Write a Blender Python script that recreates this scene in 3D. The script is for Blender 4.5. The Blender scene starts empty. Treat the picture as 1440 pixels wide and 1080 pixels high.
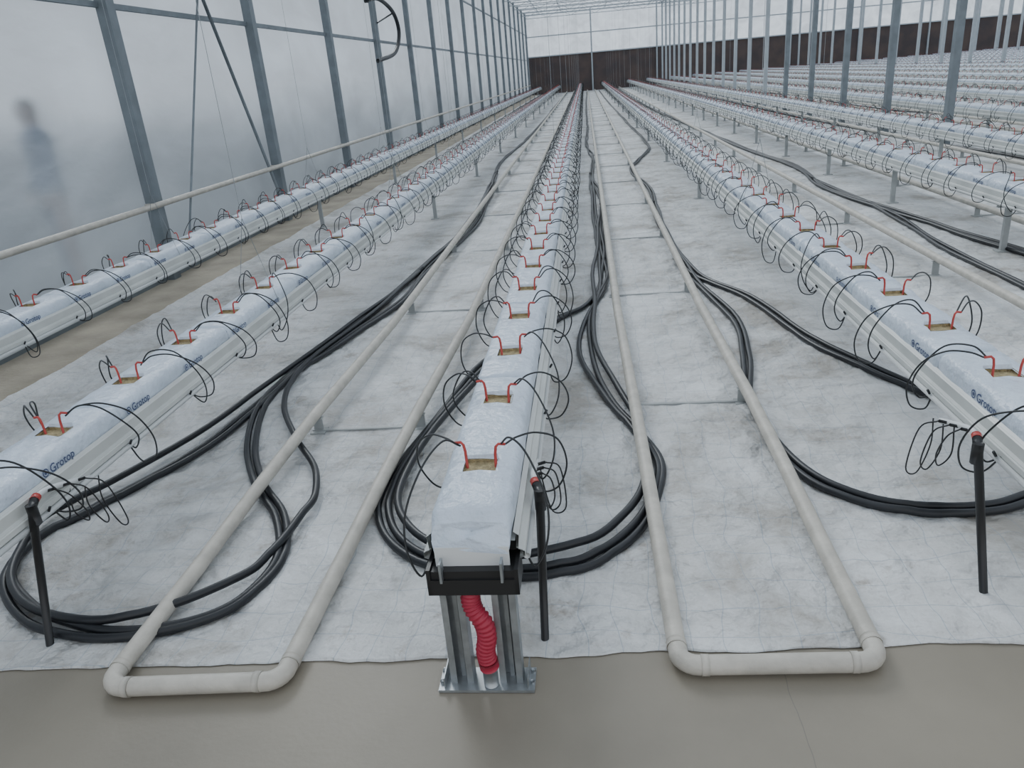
import bpy, math, random
from mathutils import Vector, noise, Matrix
random.seed(7)
COL=bpy.context.scene.collection
# ------------------------------------------------------------ materials
def mat(name,col,rough=.6,metal=0,noise_amt=0,noise_scale=5,bump=0,bump_scale=20,spec=.5,col2=None,bd=.02):
    m=bpy.data.materials.new(name);m.use_nodes=True;nt=m.node_tree;b=nt.nodes['Principled BSDF']
    b.inputs['Base Color'].default_value=(*col,1);b.inputs['Roughness'].default_value=rough
    b.inputs['Metallic'].default_value=metal;b.inputs['Specular IOR Level'].default_value=spec
    geo=nt.nodes.new('ShaderNodeNewGeometry')
    if noise_amt or col2:
        n=nt.nodes.new('ShaderNodeTexNoise');n.inputs['Scale'].default_value=noise_scale;n.inputs['Detail'].default_value=6
        nt.links.new(geo.outputs['Position'],n.inputs['Vector'])
        r=nt.nodes.new('ShaderNodeValToRGB');c2=col2 or tuple(c*(1-noise_amt) for c in col)
        r.color_ramp.elements[0].position=.35;r.color_ramp.elements[1].position=.65
        r.color_ramp.elements[0].color=(*c2,1);r.color_ramp.elements[1].color=(*col,1)
        nt.links.new(n.outputs['Fac'],r.inputs['Fac']);nt.links.new(r.outputs['Color'],b.inputs['Base Color'])
    if bump:
        n=nt.nodes.new('ShaderNodeTexNoise');n.inputs['Scale'].default_value=bump_scale;n.inputs['Detail'].default_value=5
        nt.links.new(geo.outputs['Position'],n.inputs['Vector'])
        bp=nt.nodes.new('ShaderNodeBump');bp.inputs['Strength'].default_value=bump;bp.inputs['Distance'].default_value=bd
        nt.links.new(n.outputs['Fac'],bp.inputs['Height']);nt.links.new(bp.outputs['Normal'],b.inputs['Normal'])
    return m
M_bag=mat('bag_film_white',(.62,.70,.80),.3,0,.12,9,.7,26)
M_gutter=mat('gutter_white',(.62,.64,.62),.4,0,.16,4)
M_wool=mat('rockwool',(.52,.43,.24),.95,0,.4,60,.6,200)
M_red=mat('red_plastic',(.45,.05,.04),.45)
M_tube=mat('black_tube',(.018,.02,.022),.45)
M_hose=mat('black_hose',(.014,.016,.02),.42,0,.3,12)
M_pipe=mat('rail_pipe_paint',(.55,.52,.46),.5,0,.2,14,.15,60)
M_galv=mat('galvanised_steel',(.42,.45,.47),.42,.75,.25,25)
M_bracket=mat('support_steel',(.42,.44,.44),.55,.1,.2,10)
M_frame=mat('frame_steel',(.20,.23,.25),.5,.3,.2,6)
M_frame_hazed=mat('frame_steel_hazed',(.42,.46,.49),.5,.2,.1,6)  # paler frame colour for roof and distant parts, distance haze painted in
M_black=mat('black_plastic',(.015,.015,.016),.4)
M_redhose=mat('red_corrugated',(.38,.02,.05),.45)
M_dirt=mat('sandy_strip',(.42,.37,.29),.9,0,.3,3,.5,30)
M_ink=mat('navy_print',(.05,.07,.16),.5)
M_dark=mat('dark_screen',(.075,.06,.06),.9,0,.5,1.2,col2=(.11,.08,.07))
M_string=mat('steel_wire',(.30,.32,.33),.5,.5)
M_white=mat('white_pvc',(.68,.70,.70),.4)
# film
def film(name,tr,col,gl=.06,blur=False):
    m=bpy.data.materials.new(name);m.use_nodes=True;nt=m.node_tree;nt.nodes.clear();N=nt.nodes.new;L=nt.links.new
    o=N('ShaderNodeOutputMaterial');d=N('ShaderNodeBsdfTranslucent');df=N('ShaderNodeBsdfDiffuse');g=N('ShaderNodeBsdfGlossy')
    if blur:
        t=N('ShaderNodeBsdfRefraction');t.inputs['IOR'].default_value=1.06;t.inputs['Roughness'].default_value=.55
    else: t=N('ShaderNodeBsdfTransparent')
    t.inputs[0].default_value=(.86,.93,1,1)
    geo=N('ShaderNodeNewGeometry');mp=N('ShaderNodeMapping');mp.inputs['Scale'].default_value=(1,.45,1.)
    L(geo.outputs['Position'],mp.inputs[0]);n=N('ShaderNodeTexNoise');n.inputs['Scale'].default_value=1.3;n.inputs['Detail'].default_value=5;n.inputs['Distortion'].default_value=.6;L(mp.outputs[0],n.inputs['Vector'])
    r=N('ShaderNodeValToRGB');r.color_ramp.elements[0].position=.32;r.color_ramp.elements[1].position=.68
    r.color_ramp.elements[0].color=(*[c*.5 for c in col],1);r.color_ramp.elements[1].color=(*col,1)
    L(n.outputs['Fac'],r.inputs[0]);L(r.outputs[0],d.inputs[0]);L(r.outputs[0],df.inputs[0])
    b=N('ShaderNodeBump');b.inputs['Strength'].default_value=.9;b.inputs['Distance'].default_value=.08
    n2=N('ShaderNodeTexNoise');n2.inputs['Scale'].default_value=3;n2.inputs['Detail'].default_value=5;L(mp.outputs[0],n2.inputs['Vector']);L(n2.outputs['Fac'],b.inputs['Height'])
    g.inputs['Roughness'].default_value=.2;L(b.outputs[0],g.inputs['Normal']);L(b.outputs[0],df.inputs['Normal'])
    m1=N('ShaderNodeMixShader');m1.inputs[0].default_value=.4;L(d.outputs[0],m1.inputs[1]);L(df.outputs[0],m1.inputs[2])
    m2=N('ShaderNodeMixShader');m2.inputs[0].default_value=tr;L(m1.outputs[0],m2.inputs[1]);L(t.outputs[0],m2.inputs[2])
    m3=N('ShaderNodeMixShader');m3.inputs[0].default_value=gl;L(m2.outputs[0],m3.inputs[1]);L(g.outputs[0],m3.inputs[2])
    L(m3.outputs[0],o.inputs[0]);return m
M_film=film('wall_film',.44,(.50,.56,.61),.08,True)
M_filmb=film('back_wall_film',.5,(.8,.86,.92),.02)
M_roof=film('roof_film',.68,(.85,.9,.95),.02)
# cloth
def cloth_mat():
    m=mat('ground_cloth',(.60,.62,.64),.6,0,0,1,.9,6,bd=.10);nt=m.node_tree;N=nt.nodes.new;L=nt.links.new;b=nt.nodes['Principled BSDF']
    geo=N('ShaderNodeNewGeometry');sep=N('ShaderNodeSeparateXYZ')
    nd=N('ShaderNodeTexNoise');nd.inputs['Scale'].default_value=2.5;L(geo.outputs['Position'],nd.inputs['Vector'])
    va=N('ShaderNodeVectorMath');va.operation='SCALE';va.inputs['Scale'].default_value=.15;L(nd.outputs['Color'],va.inputs[0])
    ad=N('ShaderNodeVectorMath');L(geo.outputs['Position'],ad.inputs[0]);L(va.outputs[0],ad.inputs[1]);L(ad.outputs[0],sep.inputs[0])
    lines=[]
    for ax,sp,wd in (('X',.1,.026),('Y',.115,.024)):
        a=N('ShaderNodeMath');a.operation='DIVIDE';L(sep.outputs[ax],a.inputs[0]);a.inputs[1].default_value=sp
        f=N('ShaderNodeMath');f.operation='FRACT';L(a.outputs[0],f.inputs[0])
        c=N('ShaderNodeMath');c.operation='LESS_THAN';L(f.outputs[0],c.inputs[0]);c.inputs[1].default_value=wd
        lines.append(c)
    mx=N('ShaderNodeMath');mx.operation='MAXIMUM';L(lines[0].outputs[0],mx.inputs[0]);L(lines[1].outputs[0],mx.inputs[1])
    n=N('ShaderNodeTexNoise');n.inputs['Scale'].default_value=1.6;n.inputs['Detail'].default_value=9;n.inputs['Roughness'].default_value=.7;n.inputs['Distortion'].default_value=.4;L(geo.outputs['Position'],n.inputs['Vector'])
    r=N('ShaderNodeValToRGB');e=r.color_ramp.elements;e[0].position=.36;e[0].color=(.37,.35,.32,1);e[1].position=.48;e[1].color=(.56,.565,.56,1)
    x=r.color_ramp.elements.new(.64);x.color=(.72,.735,.74,1)
    L(n.outputs['Fac'],r.inputs[0])
    n3=N('ShaderNodeTexNoise');n3.inputs['Scale'].default_value=3.6;n3.inputs['Detail'].default_value=10;n3.inputs['Roughness'].default_value=.72;L(geo.outputs['Position'],n3.inputs['Vector'])
    r3=N('ShaderNodeValToRGB');r3.color_ramp.elements[0].position=.585;r3.color_ramp.elements[0].color=(0,0,0,1);r3.color_ramp.elements[1].position=.68;r3.color_ramp.elements[1].color=(.7,.7,.7,1)
    L(n3.outputs['Fac'],r3.inputs[0])
    m1=N('ShaderNodeMixRGB');L(r3.outputs[0],m1.inputs[0]);L(r.outputs[0],m1.inputs[1]);m1.inputs[2].default_value=(.28,.23,.18,1)
    q=N('ShaderNodeMath');q.operation='MULTIPLY';L(mx.outputs[0],q.inputs[0]);q.inputs[1].default_value=.5
    m2=N('ShaderNodeMixRGB');L(q.outputs[0],m2.inputs[0]);L(m1.outputs[0],m2.inputs[1]);m2.inputs[2].default_value=(.24,.31,.39,1)
    L(m2.outputs[0],b.inputs['Base Color']);return m
M_cloth=cloth_mat()
def conc_mat():
    m=mat('concrete',(.27,.24,.19),.5,0,.22,1.6,.05,60);nt=m.node_tree;N=nt.nodes.new;L=nt.links.new;b=nt.nodes['Principled BSDF']
    src=b.inputs['Base Color'].links[0].from_socket
    geo=N('ShaderNodeNewGeometry');sep=N('ShaderNodeSeparateXYZ');nd=N('ShaderNodeTexNoise');nd.inputs['Scale'].default_value=6
    L(geo.outputs['Position'],nd.inputs['Vector']);L(geo.outputs['Position'],sep.inputs[0])
    a=N('ShaderNodeMath');a.operation='MULTIPLY_ADD';L(nd.outputs['Fac'],a.inputs[0]);a.inputs[1].default_value=.03;a.inputs[2].default_value=-.465
    s=N('ShaderNodeMath');L(sep.outputs['X'],s.inputs[0]);L(a.outputs[0],s.inputs[1])
    ab=N('ShaderNodeMath');ab.operation='ABSOLUTE';L(s.outputs[0],ab.inputs[0])
    c=N('ShaderNodeMath');c.operation='LESS_THAN';L(ab.outputs[0],c.inputs[0]);c.inputs[1].default_value=.0012
    q=N('ShaderNodeMath');q.operation='MULTIPLY';L(c.outputs[0],q.inputs[0]);q.inputs[1].default_value=.5
    mx=N('ShaderNodeMixRGB');L(q.outputs[0],mx.inputs[0]);L(src,mx.inputs[1]);mx.inputs[2].default_value=(.12,.11,.1,1);L(mx.outputs[0],b.inputs['Base Color']);return m
M_conc=conc_mat()
M_grass=mat('outside_ground',(.07,.09,.11),.9,0,.4,.7)
# ------------------------------------------------------------ mesh builder
class MB:
    def __init__(s): s.v=[];s.f=[];s.m=[];s.sm=[]
    def add(s,vs,fs,mi=0,sm=False):
        o=len(s.v);s.v+= [tuple(v) for v in vs]
        for f in fs: s.f.append([i+o for i in f]);s.m.append(mi);s.sm.append(sm)
    def box(s,c,d,mi=0,rot=None):
        x,y,z=d[0]/2,d[1]/2,d[2]/2
        vs=[Vector((a*x,b*y,e*z)) for a in(-1,1) for b in(-1,1) for e in(-1,1)]
        if rot: vs=[rot@v for v in vs]
        s.add([v+Vector(c) for v in vs],[(0,1,3,2),(4,6,7,5),(0,4,5,1),(2,3,7,6),(0,2,6,4),(1,5,7,3)],mi)
    def tube(s,path,r,n=8,mi=0,rad=None,cap=True):
        P=[Vector(p) for p in path];vs=[];fs=[];up=None
        for i,p in enumerate(P):
            t=(P[min(i+1,len(P)-1)]-P[max(i-1,0)]).normalized()
            if up is None: up=Vector((0,0,1)) if abs(t.z)<.9 else Vector((0,1,0))
            a=t.cross(up)
            if a.length<1e-4: a=t.cross(Vector((1,0,.1)))
            a.normalize();b=a.cross(t).normalized();up=b
            rr=rad[i] if rad else r
            for k in range(n):
                an=2*math.pi*k/n;vs.append(p+a*math.cos(an)*rr+b*math.sin(an)*rr)
        for i in range(len(P)-1):
            for k in range(n):
                fs.append((i*n+k,i*n+(k+1)%n,(i+1)*n+(k+1)%n,(i+1)*n+k))
        if cap: fs.append(tuple(range(n)));fs.append(tuple((len(P)-1)*n+k for k in reversed(range(n))))
        s.add(vs,fs,mi,True)
    def prof(s,pts,y0,y1,mi=0,ys=None):
        ys=ys or [y0,y1];n=len(pts);vs=[(x,y,z) for y in ys for x,z in pts]
        fs=[(i*n+k,i*n+k+1,(i+1)*n+k+1,(i+1)*n+k) for i in range(len(ys)-1) for k in range(n-1)];s.add(vs,fs,mi)
    def mesh(s,name,mats):
        me=bpy.data.meshes.new(name);me.from_pydata(s.v,[],s.f)
        for m in mats: me.materials.append(m)
        me.polygons.foreach_set('material_index',s.m);me.polygons.foreach_set('use_smooth',s.sm);me.update();return me
def obj(name,me,parent=None,loc=(0,0,0)):
    o=bpy.data.objects.new(name,me);COL.objects.link(o);o.location=loc
    if parent: o.parent=parent
    return o
def cr(pts,n=6):
    P=[Vector(p) for p in pts];P=[2*P[0]-P[1]]+P+[2*P[-1]-P[-2]];out=[]
    for i in range(1,len(P)-2):
        a,b,c,d=P[i-1:i+3]
        for k in range(n):
            t=k/n;out.append(.5*((2*b)+(c-a)*t+(2*a-5*b+4*c-d)*t*t+(3*b-a-3*c+d)*t**3))
    out.append(P[-2]);return out
# ------------------------------------------------------------ growing row parts (shared)
BED=.44;TOP=.523;SL=.91;NS=62;HY=(.24,.695)
def bag_mesh():
    b=MB()
    prof=[(-.097,0),(-.103,.025),(-.102,.05),(-.096,.068),(-.084,.079),(-.045,.083),(0,.084),(.045,.083),(.084,.079),(.096,.068),(.102,.05),(.103,.025),(.097,0)]
    st=[0,.006,.016,.03,.07,.12,.17,.205,.24,.275,.33,.39,.45,.51,.57,.62,.66,.695,.73,.79,.85,.888,.903,.91]
    n=len(prof)
    for s in range(NS):
        y0=s*SL;vs=[];fs=[];wob=random.uniform(-.004,.004)
        for j,t in enumerate(st):
            e=min(t,SL-t);sx=.93 if e<.003 else (.97 if e<.008 else 1);sz=.8 if e<.003 else(.93 if e<.008 else 1)
            fy=0
            if s==0 and t<.04:
                k=max(0,1-t/.03);sx=1-.03*k
            for x,z in prof:
                nz=noise.noise(Vector((x*14+s*3.1,t*13,z*14)))*.006
                zz=BED+z*sz+(nz if z>.02 else 0)
                if s==0 and t<.03:
                    k=1-t/.03;zz=BED-.018*k+z*(1-.14*k)+nz+noise.noise(Vector((x*60,t*90,3)))*.004*k
                    fy=-(.030*k)*(1-z/.09)+noise.noise(Vector((x*50,z*40,7)))*.006*k
                vs.append((x*sx+nz*.8+wob,y0+t+nz+fy,zz))
        for j in range(len(st)-1):
            for k in range(n-1):
                if k in(5,6) and j in(7,8,16,17): continue
                fs.append((j*n+k,j*n+k+1,(j+1)*n+k+1,(j+1)*n+k))
        fs.append(tuple((len(st)-1)*n+k for k in reversed(range(n))))
        if s: fs.append(tuple(range(n)))
        b.add(vs,fs,0,True)
        if s==0:
            f=[];q=[];R=8
            for a in range(R+1):
                w=a/R
                for k in range(n):
                    vx,vy,vz=vs[k];cx,cz=0,BED+.03
                    d=noise.noise(Vector((vx*45,w*4,vz*45)))*.010*math.sin(math.pi*min(1,w*1.2)) if a else 0
                    f.append((vx+(cx-vx)*w,vy-.004*math.sin(math.pi*w*.5)+d,vz+(cz-vz)*w))
            for a in range(R):
                for k in range(n-1): q.append((a*n+k,(a+1)*n+k,(a+1)*n+k+1,a*n+k+1))
                q.append((a*n+n-1,(a+1)*n+n-1,(a+1)*n,a*n))
            b.add(f,q,0,True)
        for hy in HY:
            x,a,c,zt,zb=.0455,y0+hy-.0355,y0+hy+.0355,BED+.082,BED+.072
            b.add([(-x,a,zt),(x,a,zt),(x,c,zt),(-x,c,zt),(-x,a,zb),(x,a,zb),(x,c,zb),(-x,c,zb)],[(0,1,5,4),(1,2,6,5),(2,3,7,6),(3,0,4,7)],1)
            b.add([(-x,a,zb),(x,a,zb),(x,c,zb),(-x,c,zb)],[(0,1,2,3)],1)
            b.add([(-x,c,BED+.083),(x,c,BED+.083),(x*.9,c+.006,BED+.094),(-x*.95,c+.005,BED+.092)],[(0,1,2,3)],0)
    return b.mesh('slabs',[M_bag,M_wool])
def gutter_mesh():
    b=MB();h=[(-.107,.018),(-.116,.012),(-.112,-.028),(-.128,-.034),(-.128,-.05),(-.108,-.056),(-.094,-.09),(-.04,-.1)]
    pts=h+[(-x,z) for x,z in reversed(h)];pts=[(x,BED+z) for x,z in pts]
    b.prof(pts,0,NS*SL)
    inner=[(x*.96,z+.004) for x,z in pts];b.prof(list(reversed(inner)),0,NS*SL)
    b.add([(-.106,0,BED-.003),(.106,0,BED-.003),(.106,NS*SL,BED-.003),(-.106,NS*SL,BED-.003)],[(0,1,2,3)])
    return b.mesh('gutter',[M_gutter])
def legs_mesh(step,y):
    b=MB()
    while y<NS*SL:
        b.box((0,y,.335),(.16,.03,.014));b.box((0,y,.165),(.04,.03,.33));b.box((0,y,.008),(.1,.08,.012));y+=step
    return b.mesh('legs',[M_bracket])
def tubes_mesh(seed,off):
    random.seed(seed);b=MB();R=random.uniform
    for s in range(NS):
        for hy in HY:
            y0=s*SL+hy;nn=6 if s<12 else 4;dd=7 if s<12 else 4
            for sg in(-1,1):
                jx=R(-.004,.004);jz=R(-.012,.008);yy=y0+R(-.02,.012)
                a=[(sg*.036+jx,yy,BED+.05),(sg*.038+jx,yy,TOP+.035+jz),(sg*.041+jx,yy,TOP+.054+jz),(sg*.048+jx,yy+.003,TOP+.061+jz),(sg*.066+jx,yy+.008,TOP+.057+jz)]
                b.tube(a,.0041,6,0)
                k=R(.85,1.1);f=R(.85,1.12);dn=R(.9,1.25)
                q=[a[-1],(sg*.10,yy+.03,TOP+.075*k),(sg*(.135+.015*f),yy+.08,TOP+.06*k),(sg*(.17+.035*f),yy+.14*f,TOP+.0),(sg*(.18+.045*f),yy+.19*f,TOP-.09*dn),(sg*(.165+.03*f),yy+.22*f,TOP-.17*dn),(sg*.145,yy+.21*f,TOP-.18*dn),(sg*.125,yy+.18,BED-.055)]
                b.tube(cr(q,dd),.003,nn-1,1,cap=False)
                if R(0,1)<.9:
                    k=R(.85,1.15);e=R(-.03,.03);d=-1 if R(0,1)<.2 else 1
                    q=[(sg*.055,yy+.01,TOP+.052),(sg*.09,yy+.04*d,TOP+.085*k),(sg*.135,yy+.10*d+e,TOP+.055*k),(sg*.18,yy+.15*d+e,TOP-.04),(sg*.18,yy+.19*d+e,TOP-.12*k),(sg*.145,yy+.21*d+e,TOP-.18*k),(sg*.12,yy+.19*d,BED-.06)]
                    b.tube(cr(q,dd),.003,nn-1,1,cap=False)
    b.tube([(off,0.02,BED-.062),(off,NS*SL,BED-.062)],.009,8,2)
    for s in range(NS*2):
        b.tube([(off,.24+s*.455+.17,BED-.062),(off*1.1,.24+s*.455+.17,BED-.04)],.0045,5,1)
    return b.mesh('drip_lines',[M_red,M_tube,M_white])
def text_mesh():
    c=bpy.data.curves.new('t','FONT');c.body='Grotop';c.size=.04;c.resolution_u=2;c.offset=.0005
    o=bpy.data.objects.new('t',c);COL.objects.link(o);bpy.context.view_layer.update()
    me=bpy.data.meshes.new_from_object(o.evaluated_get(bpy.context.evaluated_depsgraph_get()))
    vs=[v.co.copy() for v in me.vertices];fs=[tuple(p.vertices) for p in me.polygons];bpy.data.objects.remove(o)
    for r0,r1 in((.014,.010),(.006,0.0005)):
        o=len(vs)
        for i in range(14):
            a=2*math.pi*i/14;vs.append(Vector((-.02+r0*math.cos(a),.013+r0*math.sin(a),0)));vs.append(Vector((-.02+r1*math.cos(a),.013+r1*math.sin(a),0)))
        for i in range(14):
            j=(i+1)%14;fs.append((o+2*i,o+2*j,o+2*j+1,o+2*i+1))
    for i in range(9):
        o=len(vs);x=-.02+i*.016;vs+=[Vector((x,-.012,0)),Vector((x+.012,-.012,0)),Vector((x+.012,-.009,0)),Vector((x,-.009,0))];fs.append((o,o+1,o+2,o+3))
    b=MB()
    for s in range(26):
        for hy in(.03,.47):
            for sg in(1,-1):
                w=[]
                for v in vs:
                    zz=BED+.026+v.y;xx=.1065-max(0,(v.y+.026-.05))*.28
                    w.append((sg*xx,s*SL+hy+.03+(v.x if sg>0 else .12-v.x),zz))
                b.add(w,fs)
    return b.mesh('printed_labels',[M_ink])
ME_bag=bag_mesh();ME_gut=gutter_mesh();ME_leg=legs_mesh(3.8,7.5);ME_leg2=legs_mesh(2.2,2.2);ME_tx=text_mesh()
ME_tb=[tubes_mesh(1,.13),tubes_mesh(2,-.13),tubes_mesh(3,.13)]
def row(x,y,ti,txt=True,leg=None):
    e=obj('growing_gutter_row',None,None,(x,y,0))
    for nm,me in(('slabs',ME_bag),('gutter',ME_gut),('legs',leg or ME_leg),('drip_lines',ME_tb[ti])): obj(nm,me,e)
    if txt: obj('printed_labels',ME_tx,e)
    return e
C=-.325
row(C,1.6,0,False);row(-1.81,1.475,2);row(-3.15,1.385,0);row(1.25,1.645,1);row(3.0,1.5,1,True,ME_leg2);row(4.35,1.55,1,True,ME_leg2)
for k in range(20): row(4.35+1.57*(k+1),1.6,k%3,False,ME_leg2)
# ------------------------------------------------------------ front stand
b=MB()
Y=1.595
b.box((C,Y-.005,.006),(.255,.085,.008),0)
for sx in(-1,1):
    cx=C+sx*.066
    b.box((cx,Y+.02,.165),(.058,.003,.32),0)
    for w in(-.029,.029):
        b.box((cx+w,Y,.165),(.003,.042,.32),0)
        b.box((cx+w*.74,Y-.02,.165),(.016,.003,.32),0)
    b.box((cx,Y+.012,.165),(.012,.012,.32),0)
    b.box((cx+sx*.045,Y,.025),(.003,.08,.035),0)
    for q in(-.02,.02): b.tube([(cx+sx*.055,Y+q,.008),(cx+sx*.055,Y+q,.018)],.006,6,0)
b.box((C,Y-.005,.354),(.22,.09,.066),1)
b.box((C,Y-.052,.342),(.228,.006,.044),1)
for sx in(-1,1):
    b.box((C+sx*.109,Y-.005,.358),(.01,.10,.072),1)
    b.box((C+sx*.075,Y-.053,.392),(.006,.03,.055),0)
b.box((C,Y-.025,.41),(.185,.004,.06),2)
P=cr([(C-.012,Y-.024,.335),(C-.016,Y-.026,.29),(C-.010,Y-.032,.26),(C+.012,Y-.037,.22),(C+.016,Y-.036,.175),(C+.008,Y-.032,.13),(C+.010,Y-.028,.09)],14)
b.tube(P,.024,14,3,rad=[.0235+.0026*math.sin(i*1.57) for i in range(len(P))])
b.tube([(C+.010,Y-.028,.095),(C+.012,Y-.026,.07)],.026,14,3);b.tube([(C+.012,Y-.026,.07),(C+.012,Y-.024,.012)],.020,14,0)
obj('gutter_end_stand',b.mesh('stand',[M_galv,M_black,M_white,M_redhose]))
# ------------------------------------------------------------ heating rail pipes
def rail(n0,n1,f0,f1,y0,ys,y1=57,zz=.1,dy=0):
    e=obj('heating_pipe_rail',None,None,(0,0,0));b=MB();r=.0262
    def leg(n,f,dd):
        return [(f,y1,zz)]+[(f,y,zz) for y in(40,20,10,6,4.6)]+[(n+(f-n)*.55,3.2,zz),(n+(f-n)*.3,2.6,.075),(n+(f-n)*.12,2.1,.047),(n,y0+.09+dd,.034)]
    A=leg(n0,f0,0);B=leg(n1,f1,dy);c=[];d=[]
    for i in range(1,7):
        a=math.pi/2*i/6;c.append((n0+.05-.05*math.cos(a),y0+.05-.05*math.sin(a),.032));d.append((n1-.05+.05*math.cos(a),y0+dy+.05-.05*math.sin(a),.032))
    b.tube(A+c+list(reversed(d))+list(reversed(B)),r,14)
    for (x,sg,q) in((n0,1,0),(n1,-1,dy)):
        b.tube([(x+sg*.055,y0+q,.032),(x+sg*.075,y0+q,.032)],.0278,14)
        b.tube([(x,y0+q+.065,.033),(x,y0+q+.085,.034)],.0278,14)
    obj('pipes',b.mesh('pipes',[M_pipe]),e)
    b=MB();y=ys
    while y<y1:
        k=min(1,.55+max(0,(y-3.2))/1.4*.45);xa=n0+(f0-n0)*k;xb=n1+(f1-n1)*k
        b.box(((xa+xb)/2,y,.012),(xb-xa+.06,.016,.008),0)
        for x in(xa,xb): b.box((x,y,(zz-.02)/2),(.045,.006,zz-.025),0);b.box((x,y,.009),(.07,.07,.006),0);b.box((x,y,zz-.026),(.05,.03,.004),0)
        y+=1.9
    obj('supports',b.mesh('supports',[M_bracket]),e)
rail(-1.38,-.885,-1.275,-.785,1.535,3.2,dy=.02);rail(.182,.69,.14,.645,1.615,3.35,dy=.01)
rail(1.78,2.3,1.78,2.3,1.7,3.43,zz=.13);rail(3.4,3.85,3.4,3.85,1.7,3.4)
for k in range(4): rail(4.9+1.57*k,5.4+1.57*k,4.9+1.57*k,5.4+1.57*k,1.7,3.4)
XW=-3.95
b=MB();b.tube([(-3.80,.5,.685),(-3.80,57.5,.685)],.026,12)
y=6.6
while y<57: b.box((-3.86,y,.685),(.12,.03,.03));y+=2.95
obj('wall_heating_pipe',b.mesh('wp',[M_pipe]))
# ------------------------------------------------------------ cloth surface and hoses
def cloth_h(xx,yy):
    if xx>3.3 or yy>13 or xx<-3.33: return .004
    n=noise.noise(Vector((xx*2.2,yy*1.8,0)))*.6+(.5-abs(noise.noise(Vector((xx*3.2+yy*.8,yy*4.2,2)))))**3*5*.7+(.5-abs(noise.noise(Vector((xx*5.2-yy*1.8,yy*1.7,9)))))**4*10*.45+noise.noise(Vector((xx*16,yy*12,5)))*.2
    a=.028*max(0,1-yy/14)*min(1,(3.3-xx)/.3)
    if yy<2.0: a*=max(.35,(yy-1.6)/.4)
    return .004+max(0,n+.05)*a
def hose(Q,offs,name='irrigation_hose',z=.0,r=.0145):
    b=MB()
    for j,(ox,oz) in enumerate(offs):
        S=cr([(q[0],q[1],0) for q in Q],6);out=[]
        for i,p in enumerate(S):
            t=(S[min(i+1,len(S)-1)]-S[max(i-1,0)]).normalized();nrm=Vector((-t.y,t.x,0))
            w=ox+noise.noise(Vector((p.x*1.3+j*9,p.y*1.1,j*4.)))*.03
            q=p+nrm*w;q.z=max(cloth_h(q.x,q.y),.01)*.8+r+oz;out.append(q)
        for _ in range(2):
            zs=[p.z for p in out]
            for i in range(1,len(out)-1): out[i].z=max(zs[i],(zs[i-1]+zs[i]+zs[i+1])/3)
        b.tube(out,r,10)
    obj(name,b.mesh('hose',[M_hose]))
hl1=[(-1.3,56),(-1.38,45),(-1.42,35),(-1.42,26),(-1.5,18.67),(-1.62,14.41),(-1.36,10.78),(-1.26,8.17),(-1.41,6.32),(-1.43,5.36),(-1.61,4.51),(-1.72,4.02),(-1.77,3.43),(-1.84,2.96),(-2.0,2.54),(-2.13,2.29),(-2.11,2.11),(-2.03,1.99),(-1.87,1.86),(-1.73,1.79),(-1.51,1.74),(-1.30,1.78),(-1.16,1.88),(-1.10,2.05),(-1.11,2.21),(-1.21,2.45),(-1.38,2.68),(-1.56,3.01),(-1.69,3.42),(-1.72,3.80),(-1.69,4.19),(-1.56,5.0),(-1.47,6.0),(-1.33,8),(-1.38,10.5),(-1.5,13)]
hose(hl1,[(0,0),(.033,.004)])
hose([(-1.5,13),(-1.36,10),(-1.33,7.8),(-1.46,6.0),(-1.62,4.8),(-1.76,4.0),(-1.88,3.2),(-2.05,2.68),(-2.17,2.39),(-2.10,2.15),(-1.99,1.99),(-1.80,1.86),(-1.55,1.80),(-1.35,1.87),(-1.19,2.01),(-1.14,2.13),(-1.11,2.40),(-1.11,2.55),(-1.19,2.79),(-1.38,3.07),(-1.57,3.41),(-1.66,3.80),(-1.66,4.25),(-1.52,5.2),(-1.43,6.3)],[(0,.022)])
hose([(.1,56),(.0,40),(-.01,26),(.0,21.6),(-.04,17),(.06,14),(.02,11.53),(.12,9.5),(.10,7.71),(.09,6.20),(.05,5.54),(-.08,5.01),(-.26,4.73),(-.63,4.0),(-.74,3.42),(-.84,2.90),(-.86,2.59),(-.82,2.38),(-.72,2.20),(-.56,2.07),(-.34,2.02),(-.16,2.03),(0,2.11),(.14,2.30),(.22,2.54),(.24,2.76),(.17,3.02),(.06,3.42),(-.04,4.03),(-.03,4.69),(.07,5.34),(.09,6.2),(.06,8),(.05,12)],[(0,0),(.033,.004)])
hose([(.12,9),(.05,7),(-.01,5.2),(.0,4.3),(.08,3.6),(.17,3.1),(.18,2.8),(.14,2.52),(.06,2.33),(-.06,2.18),(-.3,2.1),(-.52,2.15),(-.68,2.28),(-.78,2.5),(-.77,2.85),(-.68,3.4),(-.5,4.2)],[(0,.022)])
hose([(.9,56),(.95,40),(1.05,27),(1.1,21),(1.14,15.61),(.8,13.3),(.61,12.02),(.74,10),(.67,8.31),(.67,6.57),(.71,5.49),(.82,4.54),(.77,3.92),(.68,3.36),(.69,2.92),(.75,2.61),(.87,2.43),(1.05,2.33),(1.25,2.33),(1.41,2.38),(1.65,2.55),(1.8,2.9)],[(0,0),(.033,.004)])
hose([(.7,9),(.68,7),(.74,5.69),(.99,4.98),(1.14,4.16),(1.28,3.75),(1.43,3.41),(1.6,3.1)],[(0,.0),(.031,.003)])
hose([(2.0,56),(2.16,33),(2.45,20.27),(2.65,13.72),(2.81,11.10),(2.65,9.17),(2.82,7.67),(2.94,6.59),(3.08,5.77),(3.15,5)],[(0,0),(.033,.004),(-.033,.003)])
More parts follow.
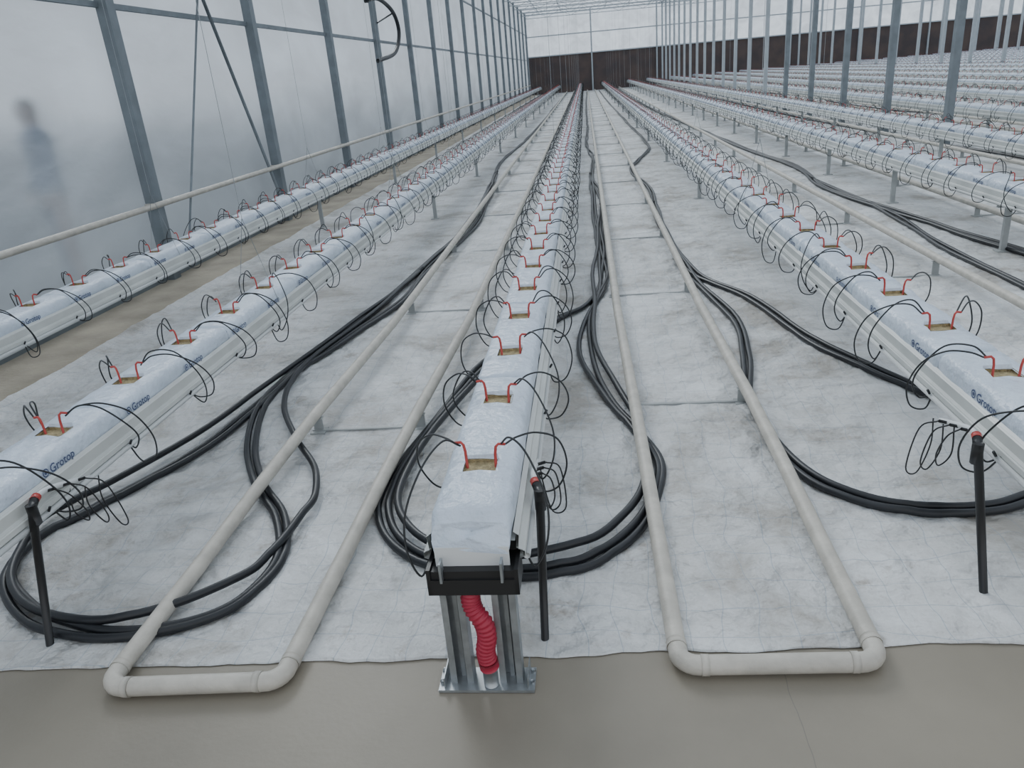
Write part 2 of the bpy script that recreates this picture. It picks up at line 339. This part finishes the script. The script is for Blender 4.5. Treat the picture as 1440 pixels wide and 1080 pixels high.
hose([(2.7,10),(2.76,7.7),(2.65,6.13),(2.65,4.89),(2.6,4)],[(0,0),(.03,.002)])
hose([(4.8,56),(4.9,35),(4.95,21.22),(5.08,16.03),(5.16,12.88),(5.41,10.47),(5.3,8)],[(0,0),(.033,.004)])
for k in range(3): hose([(7.2+1.6*k+.3*math.sin(y*.5+k),y) for y in range(56,9,-4)],[(0,0),(.033,.004)])
# ------------------------------------------------------------ drip risers
def riser(x,y,tx,ty,h,sg):
    b=MB()
    b.tube([(x,y,.0),(x*.5+tx*.5,y*.5+ty*.5,h*.5),(tx,ty,h)],.012,12,0,rad=[.0115,.012,.0125])
    b.tube([(tx,ty,h-.05),(tx,ty,h+.012)],.0155,12,0)
    b.tube([(tx,ty,h),(tx-sg*.01,ty+.03,h+.01)],.013,10,0)
    b.tube([(tx-sg*.01,ty+.03,h+.01),(tx-sg*.016,ty+.05,h+.012)],.0135,10,1)
    b.tube(cr([(tx-sg*.016,ty+.05,h+.012),(tx-sg*.025,ty+.12,h+.0),(tx-sg*.03,ty+.3,BED-.06)],5),.009,10,2)
    for q in range(3):
        yy=ty+.1+q*.07;bx=tx-sg*.026;zb=h-.02*q
        b.tube([(bx,yy,zb),(bx+sg*.028,yy,zb+.008)],.005,6,0)
        b.tube(cr([(bx+sg*.028,yy,zb+.008),(bx+sg*(.05+.01*q),yy+.03,zb-.03),(bx+sg*(.055+.012*q),yy+.07,zb-.11-.04*q),(bx+sg*.035,yy+.09,zb-.16-.03*q),(bx+sg*.012,yy+.07,zb-.11),(bx,yy+.1,zb-.03)],7),.0025,6,0,cap=False)
    obj('drip_line_riser',b.mesh('riser',[M_black,M_red,M_white]))
riser(-1.69,1.73,-1.66,1.81,.44,1)
riser(-.18,1.75,-.17,1.82,.44,1)
riser(1.08,1.93,1.04,2.01,.44,-1)
# ------------------------------------------------------------ floor
def plane(name,x0,x1,y0,y1,z,m,th=0):
    me=bpy.data.meshes.new(name);me.from_pydata([(x0,y0,z),(x1,y0,z),(x1,y1,z),(x0,y1,z)],[],[(0,1,2,3)]);me.materials.append(m);return obj(name,me)
XE=42;YF=59
plane('floor',XW-.1,XE,-3,YF+.2,0,M_conc)
b=MB()
nx,ny=260,400;x0,x1,y0,y1=-3.33,3.3,1.70,13.
vs=[]
for j in range(ny+1):
    yy=y0+(y1-y0)*(j/ny)**1.4
    for i in range(nx+1):
        xx=x0+(x1-x0)*i/nx
        z=cloth_h(xx,yy);fe=max(0,1-(yy-y0)/.25)
        ey=fe*(.035*xx-.01+.016*noise.noise(Vector((xx*4,0,0)))+.006*noise.noise(Vector((xx*17,0,0))))
        if j==0: z=.003
        if i<5: z+=.04*math.exp(-((xx-x0)/.05)**2)*(.7+.5*noise.noise(Vector((0,yy*2,0))))
        vs.append((xx,yy+ey,z))
fs=[(j*(nx+1)+i,j*(nx+1)+i+1,(j+1)*(nx+1)+i+1,(j+1)*(nx+1)+i) for j in range(ny) for i in range(nx)]
b.add(vs,fs,0,True)
b.add([(3.3,1.82,.004),(XE,1.9,.004),(XE,YF,.004),(3.3,YF,.004)],[(0,1,2,3)])
b.add([(x0,13,.004),(3.3,13,.004),(3.3,YF,.004),(x0,YF,.004)],[(0,1,2,3)])
obj('ground_cover_cloth',b.mesh('cloth',[M_cloth]))
plane('sandy_ground_strip',XW,-3.31,1.3,YF,.002,M_dirt)
plane('outside_ground',-60,XW-.1,-10,90,-.02,M_grass)
# ------------------------------------------------------------ walls / roof
ZR=5.3
def vplane(name,pts,m):
    me=bpy.data.meshes.new(name);me.from_pydata(pts,[],[(0,1,2,3)]);me.materials.append(m);return obj(name,me)
vplane('wall_left',[(XW,-3,0),(XW,YF,0),(XW,YF,ZR),(XW,-3,ZR)],M_film)
vplane('wall_back',[(XW,YF,2.5),(XE,YF,2.5),(XE,YF,ZR),(XW,YF,ZR)],M_filmb)
vplane('wall_right',[(XE,-3,0),(XE,YF,0),(XE,YF,ZR),(XE,-3,ZR)],M_filmb)
vplane('dark_screen_curtain',[(XW,YF-.1,0),(XE,YF-.1,0),(XE,YF-.1,2.5),(XW,YF-.1,2.5)],M_dark)
vplane('ceiling',[(XW,-3,ZR),(XE,-3,ZR),(XE,YF,ZR),(XW,YF,ZR)],M_roof)
b=MB()
y=6.68-2.98*3
while y<YF:
    b.box((XW+.07,y,ZR/2),(.1,.12,ZR));y+=2.98
for z in(2.3,ZR-.1,3.9): b.box((XW+.03,(YF-3)/2,z),(.04,YF+3,.045))
b.box((XW+.03,(YF-3)/2,.12),(.04,YF+3,.24))
b.tube([(XW+.12,6.9,.05),(XW+.12,8.35,2.55)],.012,6);b.tube([(XW+.13,9.55,.1),(XW+.13,8.35,2.55)],.02,6);b.tube([(XW+.12,8.35,2.5),(XW+.12,8.35,ZR)],.012,6)
x=XW
while x<XE: b.box((x,YF-.15,ZR/2),(.1,.1,ZR),1);x+=4.5
for z in(2.5,3.8,ZR-.1): b.box(((XW+XE)/2,YF-.15,z),(XE-XW,.06,.07),1)
for ci in range(5):
    cx=5.3+9*ci;y=7.5
    while y<YF: b.box((cx,y,ZR/2),(.1,.12,ZR),0 if y<24 and ci==0 else 1);y+=2.5  # farther columns get the paler colour with painted-in haze
    b.box((cx,YF/2,ZR-.1),(.2,YF,.12),1)
y=3.5
while y<YF:
    b.box(((XW+XE)/2,y,ZR-.04),(XE-XW,.05,.05),1);b.box(((XW+XE)/2,y,ZR-.4),(XE-XW,.05,.04),1)
    x=XW;q=0
    while x<24:
        b.tube([(x,y,ZR-.4+(q%2)*.36),(x+.8,y,ZR-.04-(q%2)*.36)],.012,4,1);x+=.8;q+=1
    y+=3
x=XW+1
while x<XE: b.box((x,YF/2,ZR-.02),(.03,YF,.03),1);x+=1.5
obj('greenhouse_steel_frame',b.mesh('frame',[M_frame,M_frame_hazed]))
b=MB()
for x,y0 in((-3.15,5.4),(-1.81,3.9),(C,7.9),(1.25,6.0),(3.0,7.4)):
    y=y0
    while y<50:
        b.tube([(x,y,ZR),(x,y,.92)],.0016,4);
        for s in(-1,1): b.tube([(x,y,.92),(x+s*.112,y,BED+.02)],.0016,4)
        y+=3.4
obj('gutter_hanging_wires',b.mesh('wires',[M_string]))
P=cr([(XW+.2,14.8,2.93),(XW+.25,15.5,2.98),(XW+.3,16.3,2.8),(XW+.3,16.6,2.45),(XW+.28,16.1,2.08),(XW+.22,14.9,1.93)],8)
b=MB();b.tube(P,.038,10);b.tube([(XW+.15,14.8,2.93),(XW+.22,14.8,2.93)],.055,8);b.tube([(XW+.13,15.6,2.6),(XW+.3,16.2,2.78)],.015,6)
obj('black_duct_hose',b.mesh('duct',[M_hose]))
# ------------------------------------------------------------ person outside the film
def person(loc,rot):
    V=[];E=[];R=[]
    def a(p,r,par=None):
        V.append(p);R.append(r)
        if par is not None: E.append((par,len(V)-1))
        return len(V)-1
    pel=a((0,0,.92),(.17,.12));wa=a((0,0,1.05),(.17,.12),pel);ch=a((0,0,1.25),(.2,.14),wa);sh=a((0,0,1.38),(.16,.10),ch)
    nk=a((0,0,1.45),(.055,.055),sh);hd=a((0,-.01,1.53),(.075,.085),nk);ht=a((0,-.01,1.62),(.075,.09),hd);a((0,0,1.68),(.04,.05),ht)
    a((0,-.1,1.55),(.014,.016),hd)
    for s in(-1,1):
        a((s*.08,.0,1.56),(.012,.02),hd)
        s1=a((s*.20,0,1.36),(.08,.075),sh);el=a((s*.27,-.01,1.1),(.06,.06),s1);wr=a((s*.25,-.1,.88),(.035,.03),el);pm=a((s*.245,-.12,.82),(.035,.018),wr)
        for i in range(4):
            f=a((s*.245+(-.024+.016*i),-.135,.77),(.009,.009),pm);a((s*.245+(-.026+.017*i),-.13,.735+.006*abs(i-1)),(.008,.008),f)
        t=a((s*.21,-.14,.80),(.01,.01),pm);a((s*.20,-.15,.775),(.009,.009),t)
        hp=a((s*.1,0,.84),(.11,.11),pel);kn=a((s*.12,-.01,.48),(.075,.075),hp);an=a((s*.13,.01,.09),(.055,.055),kn);a((s*.14,-.12,.035),(.045,.033),an)
    me=bpy.data.meshes.new('body');me.from_pydata(V,E,[]);o=obj('standing_person',me,None,loc);o.rotation_euler=(0,0,rot)
    md=o.modifiers.new('s','SKIN')
    for i,r in enumerate(R): me.skin_vertices[0].data[i].radius=r
    me.skin_vertices[0].data[0].use_root=True
    sd=o.modifiers.new('ss','SUBSURF');sd.levels=2;sd.render_levels=2
    bpy.context.view_layer.update()
    m2=bpy.data.meshes.new_from_object(o.evaluated_get(bpy.context.evaluated_depsgraph_get()));o.modifiers.clear();o.data=m2
    m2.materials.clear()
    for m in(mat('trousers',(.02,.04,.09),.8),mat('jacket',(.02,.07,.17),.8),mat('skin',(.4,.25,.2),.6),mat('hair',(.03,.025,.02),.7),mat('shoes',(.03,.03,.03),.6)): m2.materials.append(m)
    for p in m2.polygons:
        c=p.center;k=0
        if c.z<.09:k=4
        elif c.z>1.45: k=3 if(c.z>1.62 or c.y>.03) else 2
        elif abs(c.x)>.165 and c.z<.87:k=2
        elif c.z>.93 or abs(c.x)>.2:k=1
        p.material_index=k;p.use_smooth=True
    return o
person((-5.0,6.75,-.02),math.radians(-38))
# ------------------------------------------------------------ light
w=bpy.data.worlds.new('sky');bpy.context.scene.world=w;w.use_nodes=True;bg=w.node_tree.nodes['Background'];bg.inputs[0].default_value=(.91,.95,1,1);bg.inputs[1].default_value=1.22
l=bpy.data.lights.new('sun','SUN');l.energy=2.4;l.angle=math.radians(22);l.color=(1,.97,.92);o=bpy.data.objects.new('sun',l);COL.objects.link(o);o.rotation_euler=(math.radians(-55),0,math.radians(25));o.location=(0,0,20)
# ------------------------------------------------------------ camera
p=math.radians(21.87);psi=math.radians(6.87);rho=math.radians(5)
fw=Vector((-math.sin(psi)*math.cos(p),math.cos(psi)*math.cos(p),-math.sin(p)))
r0=Vector((math.cos(psi),math.sin(psi),0));u0=r0.cross(fw)
r=r0*math.cos(rho)-u0*math.sin(rho);u=u0*math.cos(rho)+r0*math.sin(rho)
cd=bpy.data.cameras.new('camera');cd.sensor_width=36;cd.lens=36*1080/1440;cd.clip_end=500;cd.clip_start=.05
cam=bpy.data.objects.new('camera',cd);COL.objects.link(cam)
cam.matrix_world=Matrix(((r.x,u.x,-fw.x,0),(r.y,u.y,-fw.y,0),(r.z,u.z,-fw.z,1.5),(0,0,0,1)))
bpy.context.scene.camera=cam
